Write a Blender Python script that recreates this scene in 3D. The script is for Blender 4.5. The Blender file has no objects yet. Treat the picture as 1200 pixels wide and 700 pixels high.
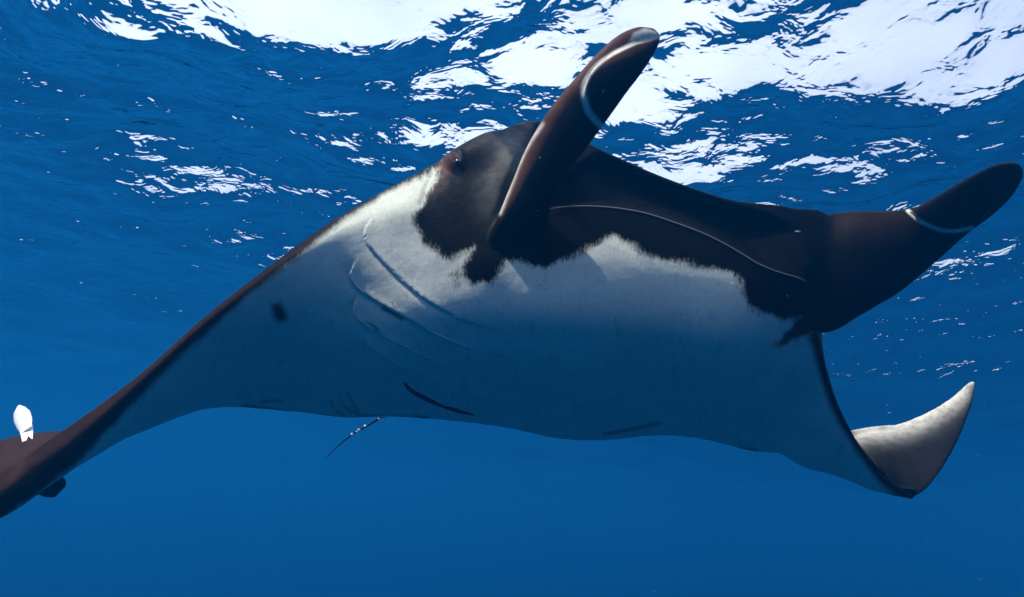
import bpy, bmesh, math, random
import numpy as np
from mathutils import Vector, Matrix
from mathutils.kdtree import KDTree
from mathutils.bvhtree import BVHTree

random.seed(4); rng = np.random.default_rng(7)
sc = bpy.context.scene
col = sc.collection

# ------------------------------------------------------------------ camera
CAM = np.array([0.0, 0.0, -5.2])          # the water surface is z = 0
PITCH, ROLL, HFOV = math.radians(20.5), math.radians(-5), math.radians(80)
F = 600 / math.tan(HFOV / 2)
fwd = np.array([0, math.cos(PITCH), math.sin(PITCH)])
rt0 = np.array([1.0, 0, 0]); up0 = np.array([0, -math.sin(PITCH), math.cos(PITCH)])
rt = rt0 * math.cos(ROLL) - up0 * math.sin(ROLL)
up = up0 * math.cos(ROLL) + rt0 * math.sin(ROLL)
cd = bpy.data.cameras.new('camera'); cam = bpy.data.objects.new('camera', cd); col.objects.link(cam)
m = Matrix(((rt[0], up[0], -fwd[0], CAM[0]), (rt[1], up[1], -fwd[1], CAM[1]), (rt[2], up[2], -fwd[2], CAM[2]), (0, 0, 0, 1)))
cam.matrix_world = m
cd.angle = HFOV; cd.clip_end = 500; cd.clip_start = 0.05
sc.camera = cam

# ------------------------------------------------------------------ light
SUN_DIR = Vector((-0.53, -0.11, 0.84)).normalized()      # towards the sun
elev = math.asin(SUN_DIR.z); az = math.atan2(SUN_DIR.x, SUN_DIR.y)
w = bpy.data.worlds.new('World'); sc.world = w; w.use_nodes = True
nt = w.node_tree; nt.nodes.clear()
N = nt.nodes.new; L = nt.links.new
sky = N('ShaderNodeTexSky'); sky.sky_type = 'NISHITA'; sky.sun_disc = False
sky.sun_elevation = elev; sky.sun_rotation = az
bg1 = N('ShaderNodeBackground'); L(sky.outputs[0], bg1.inputs[0]); bg1.inputs[1].default_value = 0.15
tc = N('ShaderNodeTexCoord'); sp = N('ShaderNodeSeparateXYZ'); L(tc.outputs['Generated'], sp.inputs[0])
cr = N('ShaderNodeValToRGB')
mr = N('ShaderNodeMapRange'); mr.inputs[1].default_value = -1; mr.inputs[2].default_value = 0.3
L(sp.outputs[2], mr.inputs[0]); L(mr.outputs[0], cr.inputs[0])
cr.color_ramp.elements[0].position = 0; cr.color_ramp.elements[0].color = (0.004, 0.048, 0.13, 1)
cr.color_ramp.elements[1].position = 1; cr.color_ramp.elements[1].color = (0.003, 0.13, 0.33, 1)
e_ = cr.color_ramp.elements.new(0.66); e_.color = (0.0006, 0.014, 0.17, 1)
e_ = cr.color_ramp.elements.new(0.80); e_.color = (0.001, 0.048, 0.25, 1)
bg2 = N('ShaderNodeBackground'); L(cr.outputs[0], bg2.inputs[0]); bg2.inputs[1].default_value = 1.0
mr2 = N('ShaderNodeMapRange'); mr2.inputs[1].default_value = 0.05; mr2.inputs[2].default_value = 0.2
mr2.interpolation_type = 'SMOOTHSTEP'
L(sp.outputs[2], mr2.inputs[0])
# thin bright cloud over the blue sky
cn = N('ShaderNodeTexNoise'); cn.inputs['Scale'].default_value = 3; cn.inputs['Detail'].default_value = 4; L(tc.outputs['Generated'], cn.inputs['Vector'])
cmr = N('ShaderNodeMapRange'); cmr.inputs[1].default_value = 0.3; cmr.inputs[2].default_value = 0.6; cmr.inputs[3].default_value = 0.5; cmr.inputs[4].default_value = 0.8
L(cn.outputs[0], cmr.inputs[0])
bg3 = N('ShaderNodeBackground'); bg3.inputs[0].default_value = (0.93, 0.97, 1.0, 1); L(cmr.outputs[0], bg3.inputs[1])
ads = N('ShaderNodeAddShader'); L(bg1.outputs[0], ads.inputs[0]); L(bg3.outputs[0], ads.inputs[1])
mx = N('ShaderNodeMixShader'); L(mr2.outputs[0], mx.inputs[0]); L(bg2.outputs[0], mx.inputs[1]); L(ads.outputs[0], mx.inputs[2])
wo = N('ShaderNodeOutputWorld'); L(mx.outputs[0], wo.inputs[0])

sd = bpy.data.lights.new('sun', 'SUN'); sd.energy = 4.8; sd.angle = math.radians(0.6); sd.color = (1.0, 0.95, 0.87)
so = bpy.data.objects.new('sun', sd); col.objects.link(so)
so.rotation_euler = (-SUN_DIR).to_track_quat('-Z', 'Y').to_euler()

sc.view_settings.view_transform = 'Standard'; sc.view_settings.look = 'None'
sc.view_settings.exposure = 0.45; sc.view_settings.gamma = 1; sc.view_settings.use_curve_mapping = False
try:
    c = sc.cycles
    c.use_denoising = True; c.max_bounces = 6; c.diffuse_bounces = 2; c.glossy_bounces = 3
    c.transparent_max_bounces = 8; c.volume_bounces = 1; c.denoising_prefilter = 'ACCURATE'; c.sample_clamp_indirect = 4
except Exception as e:
    print(e)

# ------------------------------------------------------------------ helpers
def P(px, py, d):
    """point at design coordinates (px, py) of the 1200x700 drawing and d metres ahead"""
    px = np.asarray(px, float)[..., None]; py = np.asarray(py, float)[..., None]; d = np.asarray(d, float)[..., None]
    return CAM + fwd * d + rt * ((px - 600) / F * d) + up * (-(py - 350) / F * d)
def proj(co):
    v = co - CAM; d = v @ fwd
    return 600 + (v @ rt) / d * F, 350 - (v @ up) / d * F, d

def mesh_obj(name, verts, faces, mat=None, parent=None, smooth=True):
    me = bpy.data.meshes.new(name)
    me.from_pydata([tuple(map(float, v)) for v in verts], [], [tuple(int(i) for i in f) for f in faces])
    me.validate(); me.update()
    if smooth: me.polygons.foreach_set('use_smooth', [True] * len(me.polygons))
    o = bpy.data.objects.new(name, me); col.objects.link(o)
    if mat: me.materials.append(mat)
    if parent:
        o.parent = parent; o.matrix_parent_inverse = parent_inv[parent.name]
    return o
parent_inv = {}
def tag(o, **k):
    for a, b in k.items(): o[a] = b
    return o
def empty(name, loc, **k):
    o = bpy.data.objects.new(name, None); col.objects.link(o); o.location = loc; o.empty_display_size = 0.2
    parent_inv[o.name] = Matrix.Translation(-Vector(loc))
    return tag(o, **k)

def cr_interp(pts, n):
    """Catmull-Rom through pts (k, ...) resampled at n positions along axis 0"""
    pts = np.asarray(pts, float); k = len(pts)
    t = np.linspace(0, k - 1, n); i = np.minimum(t.astype(int), k - 2); f = (t - i).reshape((-1,) + (1,) * (pts.ndim - 1))
    ext = np.concatenate([(2 * pts[0] - pts[1])[None], pts, (2 * pts[-1] - pts[-2])[None]])
    p0, p1, p2, p3 = ext[i], ext[i + 1], ext[i + 2], ext[i + 3]
    return 0.5 * (2 * p1 + (p2 - p0) * f + (2 * p0 - 5 * p1 + 4 * p2 - p3) * f**2 + (3 * p1 - p0 - 3 * p2 + p3) * f**3)

def seg_dist(px, py, poly, closed=False):
    """distance to a polyline; also arc position and side"""
    poly = np.asarray(poly, float); n = len(poly)
    best = np.full(px.shape, 1e9); side = np.zeros(px.shape); arc = np.zeros(px.shape)
    segs = range(n if closed else n - 1)
    for s in segs:
        a = poly[s]; b = poly[(s + 1) % n]; ab = b - a; l2 = ab @ ab
        t = np.clip(((px - a[0]) * ab[0] + (py - a[1]) * ab[1]) / l2, 0, 1)
        dx = px - a[0] - t * ab[0]; dy = py - a[1] - t * ab[1]; d = np.hypot(dx, dy)
        k = d < best
        best[k] = d[k]; side[k] = (ab[0] * dy - ab[1] * dx)[k]; arc[k] = ((s + t) / (n - 1))[k]
    return best, side, arc
def inside(px, py, poly):
    poly = np.asarray(poly, float); c = np.zeros(px.shape, bool); j = len(poly) - 1
    for i in range(len(poly)):
        xi, yi = poly[i]; xj, yj = poly[j]
        with np.errstate(divide='ignore', invalid='ignore'):
            k = ((yi > py) != (yj > py)) & (px < (xj - xi) * (py - yi) / (yj - yi + 1e-12) + xi)
        c ^= k; j = i
    return c
def sdf(px, py, poly):
    d, _, _ = seg_dist(px, py, poly, True)
    return np.where(inside(px, py, poly), d, -d)
def sstep(a, b, x):
    t = np.clip((x - a) / (b - a), 0, 1); return t * t * (3 - 2 * t)

def new_mat(name):
    mt = bpy.data.materials.new(name); mt.use_nodes = True; t = mt.node_tree; t.nodes.clear()
    o = t.nodes.new('ShaderNodeOutputMaterial'); return mt, t, o
def simple_mat(name, color, rough=0.5, spec=0.3, var=0.25, scale=60):
    mt, t, o = new_mat(name)
    b = t.nodes.new('ShaderNodeBsdfPrincipled'); b.inputs['Roughness'].default_value = rough
    b.inputs['Specular IOR Level'].default_value = spec
    tcn = t.nodes.new('ShaderNodeTexCoord'); nz = t.nodes.new('ShaderNodeTexNoise'); nz.inputs['Scale'].default_value = scale
    t.links.new(tcn.outputs['Object'], nz.inputs['Vector'])
    mxn = t.nodes.new('ShaderNodeMix'); mxn.data_type = 'RGBA'
    mxn.inputs[6].default_value = (*[x * (1 - var) for x in color], 1); mxn.inputs[7].default_value = (*[min(1, x * (1 + var)) for x in color], 1)
    t.links.new(nz.outputs[0], mxn.inputs[0]); t.links.new(mxn.outputs[2], b.inputs['Base Color'])
    t.links.new(b.outputs[0], o.inputs[0]); return mt

# ------------------------------------------------------------------ water body (haze)
mt, t, o = new_mat('water_haze')
pv = t.nodes.new('ShaderNodeVolumePrincipled')
pv.inputs['Color'].default_value = (0.002, 0.105, 0.47, 1)
pv.inputs['Density'].default_value = 0.027
pv.inputs['Anisotropy'].default_value = 0.2
vs = t.nodes.new('ShaderNodeVolumeScatter'); vs.inputs['Color'].default_value = (0.02, 0.62, 1.0, 1)
vs.inputs['Density'].default_value = 0.007; vs.inputs['Anisotropy'].default_value = 0.9
av = t.nodes.new('ShaderNodeAddShader'); t.links.new(pv.outputs[0], av.inputs[0]); t.links.new(vs.outputs[0], av.inputs[1])
t.links.new(av.outputs[0], o.inputs['Volume'])
bx0, bx1, by0, by1, bz0, bz1 = -185, 185, -185, 185, -60, 1.0
v = [(x, y, z) for x in (bx0, bx1) for y in (by0, by1) for z in (bz0, bz1)]
f = [(0, 1, 3, 2), (4, 6, 7, 5), (0, 4, 5, 1), (2, 3, 7, 6), (0, 2, 6, 4), (1, 5, 7, 3)]
haze = mesh_obj('haze', v, f, mt, smooth=False); haze['kind'] = 'stuff'

# ------------------------------------------------------------------ water surface
def warp(n, lo, hi, c, p=3.2):
    s = np.linspace(-1, 1, n); q = np.sign(s) * (0.075 * np.abs(s) + 0.925 * np.abs(s) ** p)
    return np.where(q < 0, c + q * (c - lo), c + q * (hi - c))
gx = warp(680, -180, 180, 1.0); gy = warp(620, -180, 180, 9.0)
X, Y = np.meshgrid(gx, gy, indexing='ij')
Z = np.zeros_like(X); r2 = np.random.default_rng(21)
for i in range(130):
    lam = 0.55 * (8.0 / 0.55) ** (i / 69.0); k = 2 * math.pi / lam
    th = math.radians(80) + r2.normal(0, 0.95); kx, ky = k * math.cos(th), k * math.sin(th)
    amp = 0.0066 * lam ** 1.0 * (1.0 if lam < 3 else 0.6)
    ph = r2.uniform(0, 6.28)
    wx = X + 0.25 * np.sin(0.7 * Y + i); wy = Y + 0.3 * np.sin(0.5 * X + 2 * i)
    far = np.clip(np.hypot(X, Y) * 0.22 / lam / 6, 0, 1) if lam < 1.5 else 0
    s = np.sin(kx * wx + ky * wy + ph)
    amp = amp * (1 - .35 * sstep(9, 20, np.hypot(X, Y)))
    Z += amp * (1 - far) * (s + 0.25 * (1 - 2 * np.abs(s)))
nx, ny = X.shape
idx = np.arange(nx * ny).reshape(nx, ny)
quads = np.stack([idx[:-1, :-1], idx[1:, :-1], idx[1:, 1:], idx[:-1, 1:]], -1).reshape(-1, 4)
def np_mesh(name, co, quads, mat):
    me = bpy.data.meshes.new(name); co = np.asarray(co, np.float32)
    me.vertices.add(len(co)); me.vertices.foreach_set('co', co.ravel())
    me.loops.add(quads.size); me.loops.foreach_set('vertex_index', quads.ravel().astype(np.int32))
    me.polygons.add(len(quads)); me.polygons.foreach_set('loop_start', np.arange(0, quads.size, 4, dtype=np.int32))
    me.polygons.foreach_set('use_smooth', np.ones(len(quads), bool))
    me.update(calc_edges=True)
    if mat: me.materials.append(mat)
    o = bpy.data.objects.new(name, me); col.objects.link(o); return o
mt, t, o = new_mat('rippled_water_surface')
Nn = t.nodes.new; Ln = t.links.new
tcn = Nn('ShaderNodeTexCoord'); mp = Nn('ShaderNodeMapping'); mp.inputs['Scale'].default_value = (1.0, 1.15, 1)
Ln(tcn.outputs['Object'], mp.inputs[0])
n1 = Nn('ShaderNodeTexNoise'); n1.inputs['Scale'].default_value = 2.2; n1.inputs['Detail'].default_value = 3; n1.inputs['Roughness'].default_value = 0.5
n1.inputs['Distortion'].default_value = 0.4
Ln(mp.outputs[0], n1.inputs['Vector'])
bmp = Nn('ShaderNodeBump'); bmp.inputs['Distance'].default_value = 0.088; bmp.inputs['Strength'].default_value = 1.0
Ln(n1.outputs[0], bmp.inputs['Height'])
fr = Nn('ShaderNodeFresnel'); fr.inputs[0].default_value = 1.33; Ln(bmp.outputs[0], fr.inputs['Normal'])
tr = Nn('ShaderNodeBsdfTransparent'); tr.inputs[0].default_value = (0.96, 0.985, 1, 1)
gl = Nn('ShaderNodeBsdfGlossy'); gl.inputs['Roughness'].default_value = 0.04; gl.inputs['Color'].default_value = (0.95, 0.98, 1, 1)
Ln(bmp.outputs[0], gl.inputs['Normal'])
mxs = Nn('ShaderNodeMixShader'); Ln(fr.outputs[0], mxs.inputs[0]); Ln(tr.outputs[0], mxs.inputs[1]); Ln(gl.outputs[0], mxs.inputs[2])
Ln(mxs.outputs[0], o.inputs[0])
ws = np_mesh('water_surface', np.stack([X, Y, Z], -1).reshape(-1, 3), quads, mt)
tag(ws, kind='structure')

# ------------------------------------------------------------------ manta: body sheet
# every station (left wing tip -> right wing tip): points of the underside from the front edge to the rear edge
# (drawing x, drawing y, metres ahead); the last number is the thickness of the station in metres
ST = [
 ([(-175,650,2.30),(-175,655,2.28),(-175,660,2.30),(-178,655,2.40),(-180,645,2.50),(-182,632,2.60),(-184,622,2.68)],0.02),
 ([(-90,600,2.26),(-90,625,2.22),(-88,648,2.26),(-90,640,2.40),(-92,622,2.60),(-94,600,2.78),(-96,572,2.92)],0.04),
 ([(0,552,2.32),(0,582,2.25),(3,606,2.32),(2,596,2.50),(0,575,2.72),(-4,548,2.92),(-8,524,3.10)],0.06),
 ([(48,520,2.42),(46,550,2.36),(50,574,2.42),(52,570,2.58),(50,556,2.78),(46,535,2.98),(40,511,3.15)],0.07),
 ([(96,488,2.50),(95,512,2.44),(97,535,2.50),(104,538,2.64),(108,536,2.80),(106,526,2.98),(98,508,3.18)],0.08),
 ([(165,437,2.58),(163,450,2.53),(163,466,2.56),(170,484,2.66),(174,496,2.80),(172,504,3.00),(166,504,3.18)],0.09),
 ([(240,371,2.66),(238,381,2.61),(241,394,2.63),(246,424,2.74),(250,450,2.88),(250,468,3.05),(248,479,3.25)],0.11),
 ([(325,305,2.72),(322,315,2.66),(326,330,2.66),(334,374,2.74),(340,415,2.88),(342,452,3.08),(341,483,3.38)],0.14),
 ([(392,257,2.76),(390,268,2.68),(394,286,2.65),(400,340,2.69),(404,392,2.82),(404,445,3.06),(402,490,3.46)],0.18),
 ([(458,220,2.78),(456,236,2.68),(460,262,2.60),(466,322,2.60),(470,384,2.70),(466,442,2.98),(458,489,3.50)],0.24),
 ([(528,182,2.80),(528,202,2.66),(532,244,2.55),(538,312,2.52),(540,380,2.62),(534,445,2.92),(520,493,3.52)],0.30),
 ([(585,153,2.82),(587,182,2.66),(592,238,2.54),(600,310,2.48),(604,384,2.58),(600,450,2.90),(588,501,3.54)],0.36),
 ([(634,143,2.86),(640,184,2.68),(646,242,2.56),(655,312,2.47),(662,388,2.57),(662,458,2.90),(656,514,3.55)],0.40),
 ([(697,172,2.92),(704,208,2.74),(710,244,2.60),(716,312,2.50),(722,390,2.60),(722,462,2.93),(710,515,3.58)],0.40),
 ([(776,207,2.98),(780,235,2.82),(784,262,2.66),(786,325,2.56),(786,398,2.67),(778,466,3.00),(758,511,3.62)],0.38),
 ([(856,234,3.04),(858,262,2.90),(858,292,2.74),(854,348,2.66),(845,408,2.78),(828,468,3.10),(800,512,3.66)],0.34),
 ([(925,243,3.08),(924,280,2.96),(920,322,2.82),(908,370,2.78),(890,420,2.92),(866,476,3.24),(836,518,3.72)],0.30),
 ([(975,262,3.12),(972,305,3.02),(962,352,2.97),(944,392,3.02),(920,436,3.12),(892,484,3.36),(862,525,3.78)],0.20),
 ([(964,385,3.26),(963,395,3.23),(962,408,3.22),(950,432,3.24),(932,464,3.32),(910,507,3.52),(888,530,3.84)],0.10),
 ([(975,452,3.34),(974,456,3.31),(972,462,3.31),(962,486,3.34),(950,514,3.42),(935,543,3.60),(926,530,3.92)],0.07),
 ([(998,505,3.40),(997,508,3.38),(994,513,3.38),(988,528,3.42),(980,546,3.52),(972,555,3.70),(966,520,3.98)],0.06),
 ([(1025,546,3.46),(1023,549,3.44),(1020,552,3.44),(1016,562,3.49),(1012,571,3.60),(1008,558,3.80),(990,508,4.02)],0.055),
 ([(1050,573,3.52),(1049,576,3.50),(1048,578,3.51),(1046,581,3.58),(1042,574,3.70),(1034,545,3.88),(1016,502,4.04)],0.05),
 ([(1072,582,3.57),(1072,583,3.56),(1070,582,3.58),(1067,575,3.66),(1062,560,3.78),(1054,533,3.92),(1044,499,4.03)],0.045),
]
ctrl = np.array([s[0] for s in ST]); thk = np.array([s[1] for s in ST])
si = np.arange(len(ST)); ws_ = sstep(6.5, 9.5, si) * sstep(17.2, 14.5, si)
for k_, dz_ in ((0, .12), (1, .12), (2, .10), (3, .00), (4, -.12), (5, -.15)): ctrl[:, k_, 2] += dz_ * ws_
NU, NV = 420, 150
g = cr_interp(ctrl, NU)                       # along span
g = cr_interp(np.swapaxes(g, 0, 1), NV)       # along chord
g = np.swapaxes(g, 0, 1)                      # (NU, NV, 3)
T = cr_interp(thk[:, None], NU)[:, 0]
LIP = [(628,247),(665,243),(700,243),(730,246),(760,252),(790,262),(820,273),(845,285),(868,298),(888,310),(910,319),(935,326),(944,330)]
MOUTH = [(648,228),(655,205),(700,176),(776,210),(856,238),(905,250),(938,268),(950,300),(950,322),(944,330)] + LIP[::-1]
px, py = g[..., 0], g[..., 1]
sm = sdf(px, py, MOUTH)
V = P(g[..., 0], g[..., 1], g[..., 2])
du = np.gradient(V, axis=0); dv = np.gradient(V, axis=1)
nrm = np.cross(du, dv); nrm /= np.linalg.norm(nrm, axis=-1, keepdims=True) + 1e-9
mid = V[NU // 2, NV // 2]
if np.dot(nrm[NU // 2, NV // 2], CAM - mid) < 0: nrm = -nrm      # underside normal
V = P(g[..., 0], g[..., 1], g[..., 2] + 0.16 * sstep(0, 13, sm) * sstep(955, 860, px))          # the open mouth behind the lower lip
sv = np.linspace(0, 1, NV)
prof = np.interp(sv, [0, .04, .12, .3, .5, .75, .92, 1], [0.06, .34, .62, .95, 1, .6, .2, 0.06])
th2 = np.maximum(T[:, None] * prof[None, :], 0.0)
edge_min = 0.020 + 0.012 * np.sin(np.pi * np.clip(sv, 0, 1)) ** 0.5
th2 = np.maximum(th2, edge_min[None, :])
vd = V - CAM; vd /= np.linalg.norm(vd, axis=-1, keepdims=True)
su = np.linspace(0, len(ST) - 1, NU)
wv = (sstep(4.0, 6.5, su) * sstep(19.5, 17.5, su))[:, None, None] * sstep(.82, .5, sv)[None, :, None]
ddir = -nrm * (1 - wv) + (vd + np.array([0, 0, -.12])) * wv
ddir /= np.linalg.norm(ddir, axis=-1, keepdims=True)
Dm = V + ddir * th2[..., None]                  # back of the animal
top = V.reshape(-1, 3); bot = Dm.reshape(-1, 3)
allv = np.concatenate([top, bot]); n0 = NU * NV
I = np.arange(n0).reshape(NU, NV)
q1 = np.stack([I[:-1, :-1], I[1:, :-1], I[1:, 1:], I[:-1, 1:]], -1).reshape(-1, 4)
q2 = q1[:, ::-1] + n0
def strip(a):
    return np.stack([a[:-1], a[:-1] + n0, a[1:] + n0, a[1:]], -1)
qs = np.concatenate([q1, q2, strip(I[:, 0]), strip(I[::-1, -1]), strip(I[0, ::-1]), strip(I[-1, :])])

parts_v = [allv]; parts_q = [qs]; parts_id = [np.concatenate([np.zeros(n0), np.ones(n0)])]; base = len(allv)
def add_closed(vv, qq, ident):
    global base
    parts_v.append(vv); parts_q.append(qq + base); parts_id.append(np.full(len(vv), ident)); base += len(vv)

def ribbed(pairs, ident, n=90, m=40, power=1.0, bulge=0.0):
    """closed tapering limb through pairs (x0,y0, x1,y1, depth, half thickness)"""
    pr = cr_interp(np.array(pairs, float), n)
    a = P(pr[:, 0], pr[:, 1], pr[:, 4]); b = P(pr[:, 2], pr[:, 3], pr[:, 6] if pr.shape[1] > 6 else pr[:, 4])
    c = (a + b) / 2; h = (b - a) / 2
    view = c - CAM
    if pr.shape[1] > 6: view = np.cross(np.gradient(c, axis=0), h)
    view /= np.linalg.norm(view, axis=1, keepdims=True)
    th = np.linspace(0, 2 * np.pi, m, endpoint=False)
    ct, stn = np.cos(th), np.sin(th)
    ring = c[:, None] + h[:, None] * ct[None, :, None] + view[:, None] * (pr[:, 5][:, None, None] * stn[None, :, None])
    vv = ring.reshape(-1, 3)
    J = np.arange(n * m).reshape(n, m); Jn = np.roll(J, -1, 1)
    qq = np.stack([J[:-1], J[1:], Jn[1:], Jn[:-1]], -1).reshape(-1, 4)
    caps = []
    for r, cc in ((J[0], c[0]), (J[-1], c[-1])):
        ci = len(vv); vv = np.concatenate([vv, cc[None]])
        rn = np.roll(r, -1); caps.append(np.stack([r, rn, np.full(m, ci), np.full(m, ci)], -1))
    return vv, qq, np.concatenate(caps)

extra_tris = []
def add_limb(pairs, ident, **k):
    global base
    vv, qq, cp = ribbed(pairs, ident, **k)
    extra_tris.append(cp[:, :3] + base)
    add_closed(vv, qq, ident)

LFIN = [(556,318,640,322,2.62,.07),(568,290,642,280,2.58,.09),(583,254,646,240,2.53,.10),(600,214,660,208,2.49,.095),(617,173,684,178,2.46,.085),
        (640,134,712,140,2.43,.075),(666,101,735,108,2.40,.065),(695,68,756,80,2.38,.055),(722,43,770,57,2.37,.045),(746,32,774,45,2.37,.035),(766,33,773,40,2.38,.015)]
RFIN = [(900,290,892,345,3.36,.05,3.28),(938,264,930,366,3.25,.09,3.12),(975,250,962,390,3.16,.11,3.02),(1012,246,1004,374,3.05,.11,2.95),(1045,247,1055,342,2.95,.085,2.89),
        (1072,243,1098,306,2.89,.065,2.86),(1104,226,1130,277,2.855,.055,2.85),(1138,206,1158,256,2.84,.045,2.84),(1166,193,1180,236,2.84,.04,2.84),(1185,190,1193,216,2.85,.03,2.85),(1194,194,1196,204,2.86,.012,2.86)]
add_limb(LFIN, 2); add_limb(RFIN, 3)
# rolled front flaps of the two head fins: curled sheets with a raised free rim
LFLAP = [(703,147,704,146,2.395,.008),(690,131,716,132,2.36,.018),(684,112,735,108,2.335,.024),(686,96,748,92,2.32,.027),(695,80,758,76,2.315,.027),(712,67,766,62,2.32,.024),(738,53,771,50,2.335,.018),(764,44,773,44,2.355,.008)]
RFLAP = [(1064,248,1067,247,2.845,.01),(1078,259,1086,238,2.82,.018),(1100,268,1114,221,2.795,.025),(1130,268,1140,206,2.78,.028),(1158,252,1160,196,2.785,.028),(1176,236,1178,191,2.80,.024),(1190,216,1190,191,2.82,.018),(1196,200,1195,197,2.85,.008)]
add_limb(LFLAP, 2, n=80, m=36); add_limb(RFLAP, 3, n=80, m=36)
# outer end of the right wing, twisted so that its upper side shows
add_limb([(1030,548,1000,512,3.50,.012,3.98),(1044,566,1012,505,3.50,.016,4.03),(1064,583,1030,500,3.54,.02,4.04),(1084,575,1052,497,3.60,.02,4.03),(1104,550,1076,488,3.67,.019,4.01),
          (1121,520,1100,476,3.75,.018,3.98),(1135,486,1121,461,3.83,.016,3.95),(1142,462,1134,449,3.88,.013,3.92),(1143,450,1141,447,3.90,.008,3.91)], 1, n=90, m=60)

co = np.concatenate(parts_v); ids = np.concatenate(parts_id)
me = bpy.data.meshes.new('raw')
faces = np.concatenate(parts_q).tolist() + np.concatenate(extra_tris).tolist()
me.from_pydata(co.tolist(), [], faces); me.update()
tmp = bpy.data.objects.new('raw', me); col.objects.link(tmp)
bmx = bmesh.new(); bmx.from_mesh(me); bmesh.ops.recalc_face_normals(bmx, faces=bmx.faces[:]); bmx.to_mesh(me); bmx.free()
rm = tmp.modifiers.new('r', 'REMESH'); rm.mode = 'VOXEL'; rm.voxel_size = 0.0075; rm.use_smooth_shade = True
smm = tmp.modifiers.new('s', 'SMOOTH'); smm.factor = 0.5; smm.iterations = 6
dg = bpy.context.evaluated_depsgraph_get()
ev = tmp.evaluated_get(dg); body_me = bpy.data.meshes.new_from_object(ev)
bpy.data.objects.remove(tmp)
nv = len(body_me.vertices); print('remeshed', nv)
bc = np.empty(nv * 3, np.float32); body_me.vertices.foreach_get('co', bc); bc = bc.reshape(-1, 3).astype(float)
bn = np.empty(nv * 3, np.float32); body_me.vertices.foreach_get('normal', bn); bn = bn.reshape(-1, 3).astype(float)
# which surface each vertex came from
kd = KDTree(len(co[::2]))
for i, c_ in enumerate(co[::2]): kd.insert(c_, i)
kd.balance()
ids2 = ids[::2]
src = np.array([ids2[kd.find(c_)[1]] for c_ in bc[:]])
X1, Y1, D1 = proj(bc)
viewv = CAM - bc; viewv /= np.linalg.norm(viewv, axis=1, keepdims=True)
facing = (bn * viewv).sum(1)

# ---- fine relief: gill folds, lip, creases
G1 = [(440,250),(428,268),(428,279),(434,291),(464,322),(498,351),(541,374),(580,386),(624,395)]
G2 = [(417,302),(410,328),(434,349),(464,366),(502,387),(541,404),(580,415),(614,425)]
G3 = [(418,345),(415,370),(444,390),(478,407),(517,426),(561,441),(607,449)]
G4 = [(425,398),(440,411),(468,428),(507,447),(551,463),(597,472)]
G5 = [(474,448),(482,456),(493,463),(507,470),(522,476),(540,482),(556,486)]
smooth_line = lambda pl, n=60: cr_interp(np.array(pl, float), n)
disp = np.zeros(nv)
front = (facing > 0.0) & (src == 0)
for gl_, dep in ((G1, .006), (G2, .010), (G3, .012), (G4, .012), (G5, .010)):
    pl = smooth_line(gl_, 40); d_, s_, a_ = seg_dist(X1, Y1, pl)
    ends = sstep(0, .12, a_) * sstep(1, .75, a_)
    s_ = np.sign(s_)                       # +1 lies below / left of the line
    k = np.where(s_ > 0, -np.exp(-(d_ / 6.0) ** 1) * (1 - np.exp(-(d_ / 1.2) ** 2) * .2), 0.35 * np.exp(-(d_ / 7.0) ** 2))
    disp += np.where(front & (d_ < 40), 1.5 * dep * ends * k, 0)
d_, s_, a_ = seg_dist(X1, Y1, smooth_line([(524,200),(540,184),(560,172),(590,160)], 16)); disp += np.where(front, .028 * np.exp(-(d_ / 11) ** 2) * sstep(0, .15, a_) * sstep(1, .8, a_), 0)
d_ = np.hypot(X1 - 537, Y1 - 189); disp += np.where(front, .006 * np.exp(-((d_ - 7) / 3) ** 2), 0)
for cx, cy, r, h in ((568,196,16,-.018),(497,470,26,-.01),(470,250,26,.02),(575,318,24,.012),(700,470,60,.012),(930,400,16,-.01)):
    disp += np.where(front, h * np.exp(-((X1 - cx) ** 2 + (Y1 - cy) ** 2) / r ** 2), 0)
d_, s_, a_ = seg_dist(X1, Y1, smooth_line([(505,205),(499,222),(494,240)], 12)); disp += np.where(front, -.008 * np.exp(-(d_ / 3) ** 2), 0)
d_, s_, a_ = seg_dist(X1, Y1, smooth_line([(634,148),(614,178),(598,215),(586,252)], 20)); disp += np.where(front, -.02 * np.exp(-(d_ / 5) ** 2), 0)
d_, s_, a_ = seg_dist(X1, Y1, smooth_line([(860,465),(890,445),(925,418),(955,396)], 20)); disp += np.where(front, -.018 * np.exp(-(d_ / 7) ** 2), 0)
bc += bn * disp[:, None]
body_me.vertices.foreach_set('co', bc.astype(np.float32).ravel())

# blend the fin roots into the head
ed = np.empty(len(body_me.edges) * 2, np.int32); body_me.edges.foreach_get('vertices', ed); ed = ed.reshape(-1, 2)
deg = np.bincount(ed.ravel(), minlength=nv).astype(float)[:, None]
mk = np.clip(np.where((X1 > 918) & (X1 < 1050) & (Y1 < 385) & (src != 1) & ((X1 > 950) | (Y1 < 308)), sstep(918, 945, X1) * sstep(1050, 1025, X1) * sstep(385, 372, Y1), 0)
             + .8 * np.where((src != 1), np.exp(-((X1 - 620) / 34) ** 4 - ((Y1 - 268) / 26) ** 4), 0), 0, 1)[:, None]
sel = np.nonzero((mk[ed[:, 0], 0] > 0) | (mk[ed[:, 1], 0] > 0))[0]; e2 = ed[sel]
act = np.unique(e2)
for it in range(70):
    acc = np.zeros((nv, 3)); 
    for ax in range(3):
        acc[:, ax] = np.bincount(e2[:, 0], bc[e2[:, 1], ax], nv) + np.bincount(e2[:, 1], bc[e2[:, 0], ax], nv)
    tgt_ = acc[act] / deg[act]
    bc[act] += mk[act] * .6 * (tgt_ - bc[act])
body_me.vertices.foreach_set('co', bc.astype(np.float32).ravel())

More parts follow.
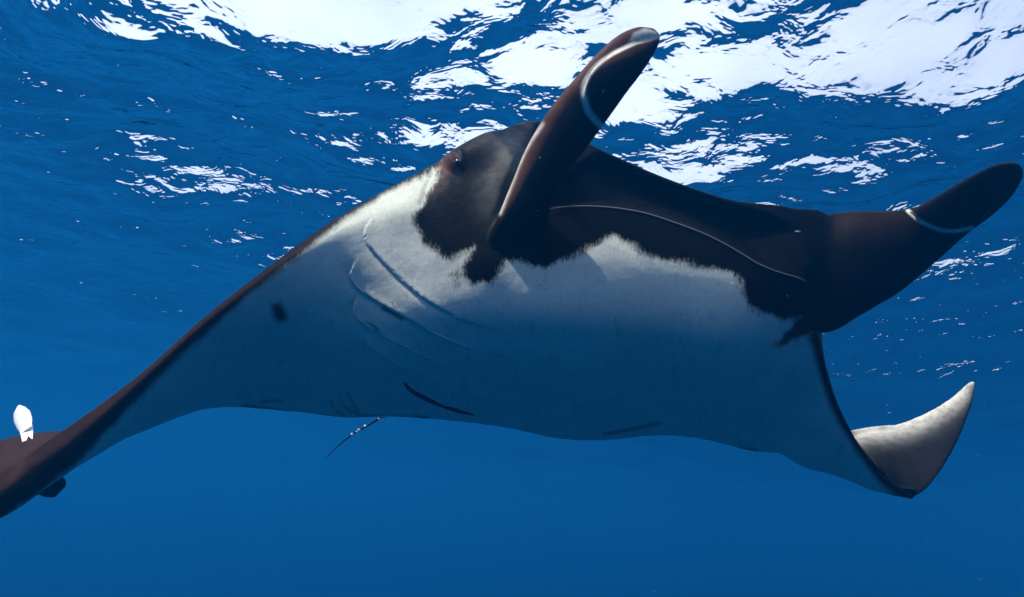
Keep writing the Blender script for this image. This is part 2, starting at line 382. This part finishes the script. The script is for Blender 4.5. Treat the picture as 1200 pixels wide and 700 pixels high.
# ---- pigment: signed distance (in drawing units) inside the dark skin
FACE = [(485,261),(490,272),(497,283),(510,296),(524,304),(537,300),(547,294),(556,290),(549,303),(543,317),(546,328),(556,335),(566,332),(575,335),(585,322),(592,309),(604,304),(618,307),
        (628,312),(638,316),(648,311),(657,307),(674,300),(690,291),(710,280),(722,279),(736,284),(752,296),(770,304),(790,307),(810,310),(838,316),(860,320),(867,332),(870,347),
        (880,360),(893,368),(910,372),(925,375),(937,372),(924,388),(902,409),(925,404),(956,392),(1010,400),(1260,330),(1260,-40),(560,-40),(520,140),(518,185),(505,222),(492,245)]
BAND = [(520,120),(520,196),(498,205),(470,219),(440,236),(402,259),(380,276),(352,300),(288,348),(240,394),(206,423),(163,467),(144,486),(97,537),(50,575),(0,611),(-200,690),(-300,690),(-300,120)]
dark = np.maximum(sdf(X1, Y1, FACE), sdf(X1, Y1, BAND)); fray = .38 + .62 * sstep(455, 500, X1)
spot = sdf(X1, Y1, [(319,358),(327,356),(334,364),(336,374),(330,377),(321,372)])
fray = np.where(spot > -14, .35, fray); dark = np.maximum(dark, spot + 1)
for pl, wd in (([(448,362),(458,367),(470,374)], 2.8), ([(428,378),(436,381),(443,386)], 1.6), ([(474,406),(484,410)], 1.6), ([(868,526),(886,528)], 2.2), ([(708,507),(740,502),(772,496)], 1.8),
               ([(398,462),(402,474),(410,484)], .8), ([(408,460),(413,472),(420,482)], .8), ([(388,470),(393,480),(404,487)], .8), ([(405,478),(425,487),(450,489)], 1.6),
               ([(306,471),(320,470),(330,470)], 1.2),
               ([(287,476),(345,484),(400,491),(450,490),(500,491)], 2.2)):
    d_, _, _ = seg_dist(X1, Y1, smooth_line(pl, 12)); fray = np.where((wd - d_ > -12) & (dark < -12), .16, fray); dark = np.maximum(dark, (wd - d_) * 1.3 - 1.2)
dark = np.maximum(dark, np.where(front, .5 - .5 * np.hypot(X1 - 533, (Y1 - 324) * .8), -99))
RLE = [(957,392),(963,425),(972,455),(985,487),(1000,512),(1020,542),(1043,568),(1066,584)]
d_, s_, _ = seg_dist(X1, Y1, smooth_line(RLE, 30))
margin = np.where((X1 > 945) & (Y1 > 385), 6.5 - d_, -99); fray = np.where(margin > -14, .12, fray); dark = np.maximum(dark, margin)
is_dorsal = (src == 1) | ((X1 > 1068) & (Y1 > 430) & (Y1 < 640))
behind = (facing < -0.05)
dark = np.where(is_dorsal | (src == 3) | (src == 2), 40, dark)
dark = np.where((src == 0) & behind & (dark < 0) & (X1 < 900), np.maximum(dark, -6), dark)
dark = np.clip(dark, -40, 40)
# pale colour: white fin rims, plus sunlight painted on crease, head and wing tip
pale = np.zeros(nv)
RIM_L = smooth_line([(773,43),(752,48),(738,53),(715,65),(697,79),(686,96),(684,112),(690,131),(703,147)], 40)
d_, s_, a_ = seg_dist(X1, Y1, RIM_L); pale = np.maximum(pale, np.where((src == 2) & (facing > 0), sstep(3.6, 1.4, d_ / (1 + .5 * sstep(.4, .8, a_))), 0))
d_ = sdf(X1, Y1, [(736,49),(742,38),(756,32),(771,37),(772,43),(752,47)]); pale = np.maximum(pale, np.where(src == 2, sstep(-1, 3, d_) * .9, 0))
RIM_R = smooth_line([(1064,247),(1078,259),(1097,268),(1118,271),(1139,267)], 30)
d_, s_, a_ = seg_dist(X1, Y1, RIM_R); pale = np.maximum(pale, np.where((src == 3) & (facing > -.2), sstep(3.2, 1.2, d_), 0))
d_, s_, a_ = seg_dist(X1, Y1, smooth_line([(636,146),(616,176),(600,215),(586,250)], 20)); pale = np.maximum(pale, np.where(facing > -.2, (.25 + .5 * (src == 2)) * np.exp(-(d_ / 2.4) ** 2), 0))  # lit glint of the fin's back edge, painted pale
pale = np.maximum(pale, np.where((src <= 0) & (facing > 0), .30 * np.exp(-((X1 - 603) / 26) ** 2 - ((Y1 - 178) / 30) ** 2) + .12 * np.exp(-((X1 - 575) / 20) ** 2 - ((Y1 - 225) / 30) ** 2), 0))  # sun sheen on the head, painted into the skin colour
tipz = sstep(985, 1010, X1) * is_dorsal * (Y1 > 430) * (Y1 < 600)
d_, s_, a_ = seg_dist(X1, Y1, smooth_line([(1000,503),(1045,499),(1073,490),(1101,475),(1124,458),(1138,448)], 30))
pale = np.maximum(pale, tipz * (0.015 + .8 * np.exp(-(d_ / 15) ** 2)))  # naturally paler tip, with its sunlit upper edge painted in
# brown tint: front band's own brown; sunlit brown painted on fins and brow
brown = np.clip(sstep(560, 0, X1) * (src <= 1), 0, 1) * .32
d_, s_, a_ = seg_dist(X1, Y1, smooth_line([(595,230),(620,185),(650,140),(685,95),(715,60),(740,40)], 20)); brown = np.maximum(brown, (src == 2) * np.exp(-(d_ / 22) ** 2))
d_, s_, a_ = seg_dist(X1, Y1, smooth_line([(490,225),(505,215),(525,190)], 10)); brown = np.maximum(brown, .8 * np.exp(-(d_ / 10) ** 2))
d_, s_, a_ = seg_dist(X1, Y1, [(1000,255),(1060,255)]); brown = np.maximum(brown, np.exp(-(d_ / 24) ** 2) * .12)
def add_attr(me, name, arr):
    a = me.attributes.new(name, 'FLOAT', 'POINT'); a.data.foreach_set('value', arr.astype(np.float32))
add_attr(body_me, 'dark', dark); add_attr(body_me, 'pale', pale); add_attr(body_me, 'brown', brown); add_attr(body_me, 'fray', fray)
fl = body_me.attributes.new('flow', 'FLOAT_VECTOR', 'POINT')
fl.data.foreach_set('vector', np.stack([X1 * .01, Y1 * .01, D1 * .6], 1).astype(np.float32).ravel())

# ---- skin material
mt, t, o = new_mat('manta_skin')
Nn = t.nodes.new; Ln = t.links.new
def attr(n):
    a = Nn('ShaderNodeAttribute'); a.attribute_name = n; return a
def noise(vec, scale, det=3, rough=.5, mapscale=None):
    if mapscale:
        q = Nn('ShaderNodeMapping'); q.inputs['Scale'].default_value = mapscale; Ln(vec, q.inputs[0]); vec = q.outputs[0]
    z = Nn('ShaderNodeTexNoise'); z.inputs['Scale'].default_value = scale; z.inputs['Detail'].default_value = det; z.inputs['Roughness'].default_value = rough
    Ln(vec, z.inputs['Vector']); return z.outputs[0]
def math_(op, a, b=None, c=None):
    q = Nn('ShaderNodeMath'); q.operation = op
    for i_, x_ in enumerate((a, b, c)):
        if x_ is None: continue
        if isinstance(x_, (int, float)): q.inputs[i_].default_value = x_
        else: Ln(x_, q.inputs[i_])
    return q.outputs[0]
def mixc(fac, a, b):
    q = Nn('ShaderNodeMix'); q.data_type = 'RGBA'
    if isinstance(fac, (int, float)): q.inputs[0].default_value = fac
    else: Ln(fac, q.inputs[0])
    for s_, x_ in ((6, a), (7, b)):
        if isinstance(x_, tuple): q.inputs[s_].default_value = (*x_, 1)
        else: Ln(x_, q.inputs[s_])
    return q.outputs[2]
def rng_(v_, a, b, c=0.0, d=1.0):
    q = Nn('ShaderNodeMapRange'); q.interpolation_type = 'SMOOTHSTEP'
    q.inputs[1].default_value = a; q.inputs[2].default_value = b; q.inputs[3].default_value = c; q.inputs[4].default_value = d
    Ln(v_, q.inputs[0]); return q.outputs[0]
obj_ = Nn('ShaderNodeTexCoord').outputs['Object']
flow = attr('flow').outputs['Vector']; dk = attr('dark').outputs['Fac']
streak = noise(flow, 1, 4, .65, (48, 12, 5)); grain = noise(flow, 1, 3, .8, (170, 70, 5)); blot = noise(flow, 1, 3, .5, (6, 5, 3))
s1 = math_('ADD', math_('MULTIPLY', math_('SUBTRACT', streak, .5), 15), math_('MULTIPLY', math_('SUBTRACT', blot, .5), 18))
s2 = math_('MULTIPLY', math_('SUBTRACT', grain, .5), 15)
edge = math_('ADD', dk, math_('MULTIPLY', math_('ADD', s1, s2), attr('fray').outputs['Fac']))
dfac = rng_(edge, -5, 5)
white = mixc(noise(obj_, 3.5, 6, .65), (.58, .61, .50), (.88, .89, .73))
fine = noise(obj_, 160, 3, .7)
white = mixc(rng_(fine, .50, .64, 0, .30), white, (.25, .28, .28))
white = mixc(rng_(noise(flow, 1, 5, .75, (14, 5, 4)), .52, .72, 0, .30), white, (.30, .33, .33))
white = mixc(rng_(noise(obj_, 55, 4, .75), .62, .72, 0, .35), white, (.88, .88, .82))
white = mixc(rng_(noise(obj_, 70, 2, .5), .70, .76, 0, .55), white, (.10, .11, .12))
smudge = noise(flow, 1, 4, .6, (5, 3.5, 2))
white = mixc(rng_(smudge, .55, .75, 0, .35), white, (.36, .42, .46))
blk = mixc(attr('brown').outputs['Fac'], (.0025, .0022, .0025), (.11, .052, .033))
blk = mixc(rng_(blot, .35, .7, 0, .5), blk, mixc(attr('brown').outputs['Fac'], (.005, .0045, .0048), (.14, .075, .05)))
blk = mixc(rng_(noise(flow, 1, 3, .6, (120, 40, 5)), .5, .75, 0, .3), blk, (.011, .010, .010))
cc = mixc(dfac, white, blk)
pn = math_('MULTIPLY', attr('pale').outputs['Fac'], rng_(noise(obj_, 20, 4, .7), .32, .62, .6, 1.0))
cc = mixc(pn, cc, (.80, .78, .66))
b = Nn('ShaderNodeBsdfPrincipled'); Ln(cc, b.inputs['Base Color'])
b.inputs['Specular IOR Level'].default_value = 0.012
Ln(rng_(noise(obj_, 30, 3, .6), .3, .7, .36, .55), b.inputs['Roughness'])
hgt = math_('ADD', math_('MULTIPLY', noise(obj_, 240, 3, .6), .35), noise(obj_, 28, 3, .5))
bm_ = Nn('ShaderNodeBump'); bm_.inputs['Strength'].default_value = .26; bm_.inputs['Distance'].default_value = .009
Ln(hgt, bm_.inputs['Height']); Ln(bm_.outputs[0], b.inputs['Normal'])
Ln(b.outputs[0], o.inputs[0])
skin = mt

# ---- split the one continuous skin into body and the two head fins (shared seam, shared normals)
nf = len(body_me.polygons)
lv = np.empty(len(body_me.loops), np.int32); body_me.loops.foreach_get('vertex_index', lv)
ls = np.empty(nf, np.int32); body_me.polygons.foreach_get('loop_start', ls); lt = np.empty(nf, np.int32); body_me.polygons.foreach_get('loop_total', lt)
body_me.update(); body_me.vertices.foreach_get('normal', (nbuf := np.empty(nv * 3, np.float32))); nbuf = nbuf.reshape(-1, 3)
fc = bc[lv[ls]]; fsrc = src[lv[ls]]; fx, fy, fd_ = proj(fc)
fin_l = (fsrc == 2) & (fx * .25 - fy > -95) & (fy < 262)
fin_r = (fsrc == 3) & (fx > 1000)
lbl = np.where(fin_l, 1, np.where(fin_r, 2, 0))
root_loc = tuple(P(690, 420, 3.0))
manta = empty('manta_ray', root_loc, label='giant manta ray gliding under the bright water surface, white belly, black mouth and curled fins', category='manta ray')
def extract(name, k):
    fs = np.nonzero(lbl == k)[0]
    fl_ = [lv[ls[i]:ls[i] + lt[i]] for i in fs]
    used = np.unique(np.concatenate(fl_)); mp_ = np.full(nv, -1); mp_[used] = np.arange(len(used))
    me = bpy.data.meshes.new(name)
    lens = lt[fs]; cat = mp_[np.concatenate(fl_)].astype(np.int32)
    me.vertices.add(len(used)); me.vertices.foreach_set('co', bc[used].astype(np.float32).ravel())
    me.loops.add(len(cat)); me.loops.foreach_set('vertex_index', cat)
    me.polygons.add(len(fs)); me.polygons.foreach_set('loop_start', np.concatenate([[0], np.cumsum(lens)[:-1]]).astype(np.int32))
    me.polygons.foreach_set('use_smooth', np.ones(len(fs), bool))
    me.update(calc_edges=True)
    add_attr(me, 'dark', dark[used]); add_attr(me, 'pale', pale[used]); add_attr(me, 'brown', brown[used]); add_attr(me, 'fray', fray[used])
    fl = me.attributes.new('flow', 'FLOAT_VECTOR', 'POINT')
    fl.data.foreach_set('vector', np.stack([X1 * .01, Y1 * .01, D1 * .6], 1)[used].astype(np.float32).ravel())
    me.normals_split_custom_set_from_vertices([tuple(map(float, n)) for n in nbuf[used]])
    me.materials.append(skin)
    o = bpy.data.objects.new(name, me); col.objects.link(o); o.parent = manta; o.matrix_parent_inverse = parent_inv[manta.name]
    return o
body = extract('body', 0)
fin1 = extract('cephalic_fin', 1); fin1['label'] = 'rolled head fin raised high with a white curled rim'
fin2 = extract('cephalic_fin', 2); fin2['label'] = 'dark rolled head fin pointing right with a thin white rim'

# ---- thin features laid on the skin
bvh = BVHTree.FromPolygons(bc.tolist(), [lv[a:a + n].tolist() for a, n in zip(ls, lt)])
def on_skin(x, y, lift=0.0):
    tgt = P(x, y, 3.0); d = Vector(tgt - CAM).normalized()
    loc, n, i, dist = bvh.ray_cast(Vector(CAM), d)
    if loc is None: return None, None
    return np.array(loc) + np.array(n) * lift, np.array(n)
def skin_tube(name, pl, r0, mat, lift=0.0, n=50, m=8, flat=.6):
    pts, ns = [], []
    for x, y in smooth_line(pl, n):
        a, b_ = on_skin(x, y, lift)
        if a is not None: pts.append(a); ns.append(b_)
    pts = np.array(pts); ns = np.array(ns)
    for _ in range(3):
        pts[1:-1] = (pts[:-2] + 2 * pts[1:-1] + pts[2:]) / 4
    tg = np.gradient(pts, axis=0); tg /= np.linalg.norm(tg, axis=1, keepdims=True)
    sd_ = np.cross(tg, ns); sd_ /= np.linalg.norm(sd_, axis=1, keepdims=True)
    k = len(pts); s = np.linspace(0, 1, k); rad = r0 * np.clip(np.sin(np.pi * np.clip(s, .01, .99)) ** .45, .12, 1)
    th = np.linspace(0, 2 * np.pi, m, endpoint=False)
    ring = pts[:, None] + sd_[:, None] * (rad[:, None, None] * np.cos(th)[None, :, None]) + ns[:, None] * (flat * rad[:, None, None] * np.sin(th)[None, :, None])
    J = np.arange(k * m).reshape(k, m); Jn = np.roll(J, -1, 1)
    q = np.stack([J[:-1], J[1:], Jn[1:], Jn[:-1]], -1).reshape(-1, 4).tolist()
    q += [J[0].tolist()[::-1], J[-1].tolist()]
    return mesh_obj(name, ring.reshape(-1, 3), q, mat, manta)
fold = simple_mat('gill_fold_skin', (.62, .66, .66), .5, .3)
black = simple_mat('black_skin', (.008, .008, .010), .5, .3)
lipm = simple_mat('lip_skin_glint', (.30, .20, .15), .4, .4)  # paler brown paints the lit glint along the lip
for gl_ in (G1, G2, G3, G4):
    skin_tube('gill_slit', gl_[1:], 0.0042, fold, 0.0, flat=.8)
tag(skin_tube('gill_slit', G5, 0.025, black, 0.005, flat=.35), label='open dark gill slit low on the belly')
skin_tube('lower_lip', LIP, 0.0055, lipm, 0.003, n=90, m=10, flat=.8)

# eye
def ball(name, cpt, r, mat, seg=20, sc_=(1, 1, 1), parent=manta):
    b2 = bmesh.new(); bmesh.ops.create_uvsphere(b2, u_segments=seg, v_segments=seg // 2, radius=r)
    for v_ in b2.verts: v_.co = Vector((v_.co.x * sc_[0], v_.co.y * sc_[1], v_.co.z * sc_[2])) + Vector(cpt)
    me = bpy.data.meshes.new(name); b2.to_mesh(me); b2.free()
    me.polygons.foreach_set('use_smooth', [True] * len(me.polygons)); me.materials.append(mat)
    ob = bpy.data.objects.new(name, me); col.objects.link(ob)
    if parent: ob.parent = parent; ob.matrix_parent_inverse = parent_inv[parent.name]
    return ob
eyem = simple_mat('eye_black', (.006, .006, .007), .12, .8)
ep, en = on_skin(537, 190)
ball('eye', ep - en * .005, .016, eyem)

# tail with white growths
def space_tube(name, pts3, rad, mat, parent, m=10):
    pts = cr_interp(np.array(pts3), 60); rad = np.interp(np.linspace(0, 1, 60), np.linspace(0, 1, len(rad)), rad)
    pw = P(pts[:, 0], pts[:, 1], pts[:, 2]); tg = np.gradient(pw, axis=0); tg /= np.linalg.norm(tg, axis=1, keepdims=True)
    a = np.cross(tg, [0, 0.3, 1]); a /= np.linalg.norm(a, axis=1, keepdims=True); b_ = np.cross(tg, a)
    th = np.linspace(0, 2 * np.pi, m, endpoint=False)
    ring = pw[:, None] + rad[:, None, None] * (a[:, None] * np.cos(th)[None, :, None] + b_[:, None] * np.sin(th)[None, :, None])
    J = np.arange(60 * m).reshape(60, m); Jn = np.roll(J, -1, 1)
    q = np.stack([J[:-1], J[1:], Jn[1:], Jn[:-1]], -1).reshape(-1, 4).tolist() + [J[0].tolist()[::-1], J[-1].tolist()]
    return mesh_obj(name, ring.reshape(-1, 3), q, mat, parent)
TAIL = [(480,480,3.46),(462,484,3.50),(448,488,3.56),(436,496,3.62),(415,508,3.74),(398,521,3.86),(383,536,3.98)]
tail = space_tube('tail', TAIL, [.014, .010, .008, .006, .005, .004, .002], black, manta)
tail['label'] = 'thin whip tail dotted with white growths'
whitem = simple_mat('white_growth', (.85, .85, .82), .5, .3)
bg = bmesh.new()
for x, y, d, r in ((449.5, 488.0, 3.545, .0085), (444, 491, 3.575, .0045), (428, 499.5, 3.655, .006), (420.5, 504, 3.70, .0062), (418, 506, 3.715, .004), (412.5, 509.5, 3.745, .0065)):
    res = bmesh.ops.create_icosphere(bg, subdivisions=2, radius=r * 1.35)
    cpt = P(x, y, d - .012)
    for v_ in res['verts']: v_.co = v_.co * random.uniform(.8, 1.2) + Vector(cpt)
me = bpy.data.meshes.new('growth'); bg.to_mesh(me); bg.free(); me.materials.append(whitem)
gr = bpy.data.objects.new('growth', me); col.objects.link(gr); gr.parent = tail
gr['kind'] = 'stuff'
# small pale nicks and copepods on the skin
bg = bmesh.new()
for x, y, a, b_ in ((425, 423, 1.0, 4.5), (707, 107, 1.2, 3.5), (858, 333, .9, 3), (922, 347, .9, 2.5), (935, 272, 6, 2.2), (459, 354, 1, 1.5), (633, 185, 1, 2.6), (587, 368, .7, 2.2), (586, 428, .8, 2.4)):
    pt, nn = on_skin(x, y, 0.001)
    if pt is None: continue
    dd = (pt - CAM) @ fwd / F
    res = bmesh.ops.create_icosphere(bg, subdivisions=2, radius=1)
    for v_ in res['verts']:
        w_ = pt + rt * (v_.co.x * a * dd * .6) + up * (v_.co.y * b_ * dd * .6) - fwd * (v_.co.z * dd * 1.0)
        v_.co = Vector(w_)
me = bpy.data.meshes.new('skin_fleck'); bg.to_mesh(me); bg.free(); me.materials.append(simple_mat('pale_fleck', (.5, .5, .46)))
ob = bpy.data.objects.new('skin_fleck', me); col.objects.link(ob); ob.parent = manta; ob.matrix_parent_inverse = parent_inv[manta.name]; ob['kind'] = 'stuff'

# ------------------------------------------------------------------ fish riding with the manta
def fish(name, spine, rad_w, rad_t, mat, label, group, tail_pts, face=None):
    root = empty(name, tuple(P(*spine[len(spine) // 2])), label=label, category='fish')
    n, m_ = 40, 18
    sp_ = cr_interp(np.array(spine, float), n); pw = P(sp_[:, 0], sp_[:, 1], sp_[:, 2])
    rw = np.interp(np.linspace(0, 1, n), np.linspace(0, 1, len(rad_w)), rad_w); rtk = np.interp(np.linspace(0, 1, n), np.linspace(0, 1, len(rad_t)), rad_t)
    tg = np.gradient(pw, axis=0); tg /= np.linalg.norm(tg, axis=1, keepdims=True)
    a = np.cross(tg, fwd if face is None else face); a /= np.linalg.norm(a, axis=1, keepdims=True); b_ = np.cross(tg, a)
    th = np.linspace(0, 2 * np.pi, m_, endpoint=False)
    ring = pw[:, None] + a[:, None] * (rw[:, None, None] * np.cos(th)[None, :, None]) + b_[:, None] * (rtk[:, None, None] * np.sin(th)[None, :, None])
    J = np.arange(n * m_).reshape(n, m_); Jn = np.roll(J, -1, 1)
    q = np.stack([J[:-1], J[1:], Jn[1:], Jn[:-1]], -1).reshape(-1, 4).tolist() + [J[0].tolist()[::-1], J[-1].tolist()]
    mesh_obj('body', ring.reshape(-1, 3), q, mat, root)
    tp = np.array(tail_pts, float); k = len(tp)
    fa = P(tp[:, 0], tp[:, 1], tp[:, 2]); fb = P(tp[:, 0], tp[:, 1], tp[:, 2] + .008)
    vv = np.concatenate([fa, fb]); fcs = [list(range(k)), list(range(2 * k - 1, k - 1, -1))] + [[i, i + k, (i + 1) % k + k, (i + 1) % k] for i in range(k)]
    mesh_obj('tail_fin', vv, fcs, mat, root, smooth=False)
    return root
wf = simple_mat('white_fish_skin', (.97, .97, .94), .4, .4, .02)
fish('fish', [(22,476,2.90),(23,482,2.85),(26,489,2.80),(29,497,2.74),(31,505,2.68)], [.006, .028, .038, .035, .024], [.004, .013, .016, .013, .006], wf,
     'small bright white fish just above the left edge of the manta wing', None,
     [(24,499,2.73),(38,497,2.74),(39,505,2.69),(38,515,2.62),(33,511,2.64),(31,516,2.61),(26,518,2.60),(24,508,2.67)], fwd * .75 - np.array(SUN_DIR) * .8)
df = simple_mat('dark_fish_skin', (.035, .04, .055), .5, .3)
fish('remora', [(36,572,2.79),(44,569,2.76),(52,567,2.73),(62,567,2.71),(75,566,2.70)], [.012, .040, .060, .062, .020], [.010, .03, .035, .03, .01], df,
     'dark rounded suckerfish clinging beneath the left end of the manta wing', None,
     [(40,566,2.78),(30,566,2.80),(31,575,2.80),(34,582,2.80),(44,574,2.77)])

# ------------------------------------------------------------------ drifting specks
bg = bmesh.new()
for i in range(70):
    d = random.uniform(1.2, 7); x = random.uniform(-100, 1300); y = random.uniform(0, 760)
    res = bmesh.ops.create_icosphere(bg, subdivisions=1, radius=random.uniform(.0005, .0011) * (d ** .6))
    cpt = Vector(P(x, y, d)) 
    if cpt.z > -.6: continue
    for v_ in res['verts']: v_.co += cpt
me = bpy.data.meshes.new('plankton'); bg.to_mesh(me); bg.free(); me.materials.append(simple_mat('plankton_pale', (.6, .62, .6)))
ob = bpy.data.objects.new('plankton', me); col.objects.link(ob); ob['kind'] = 'stuff'
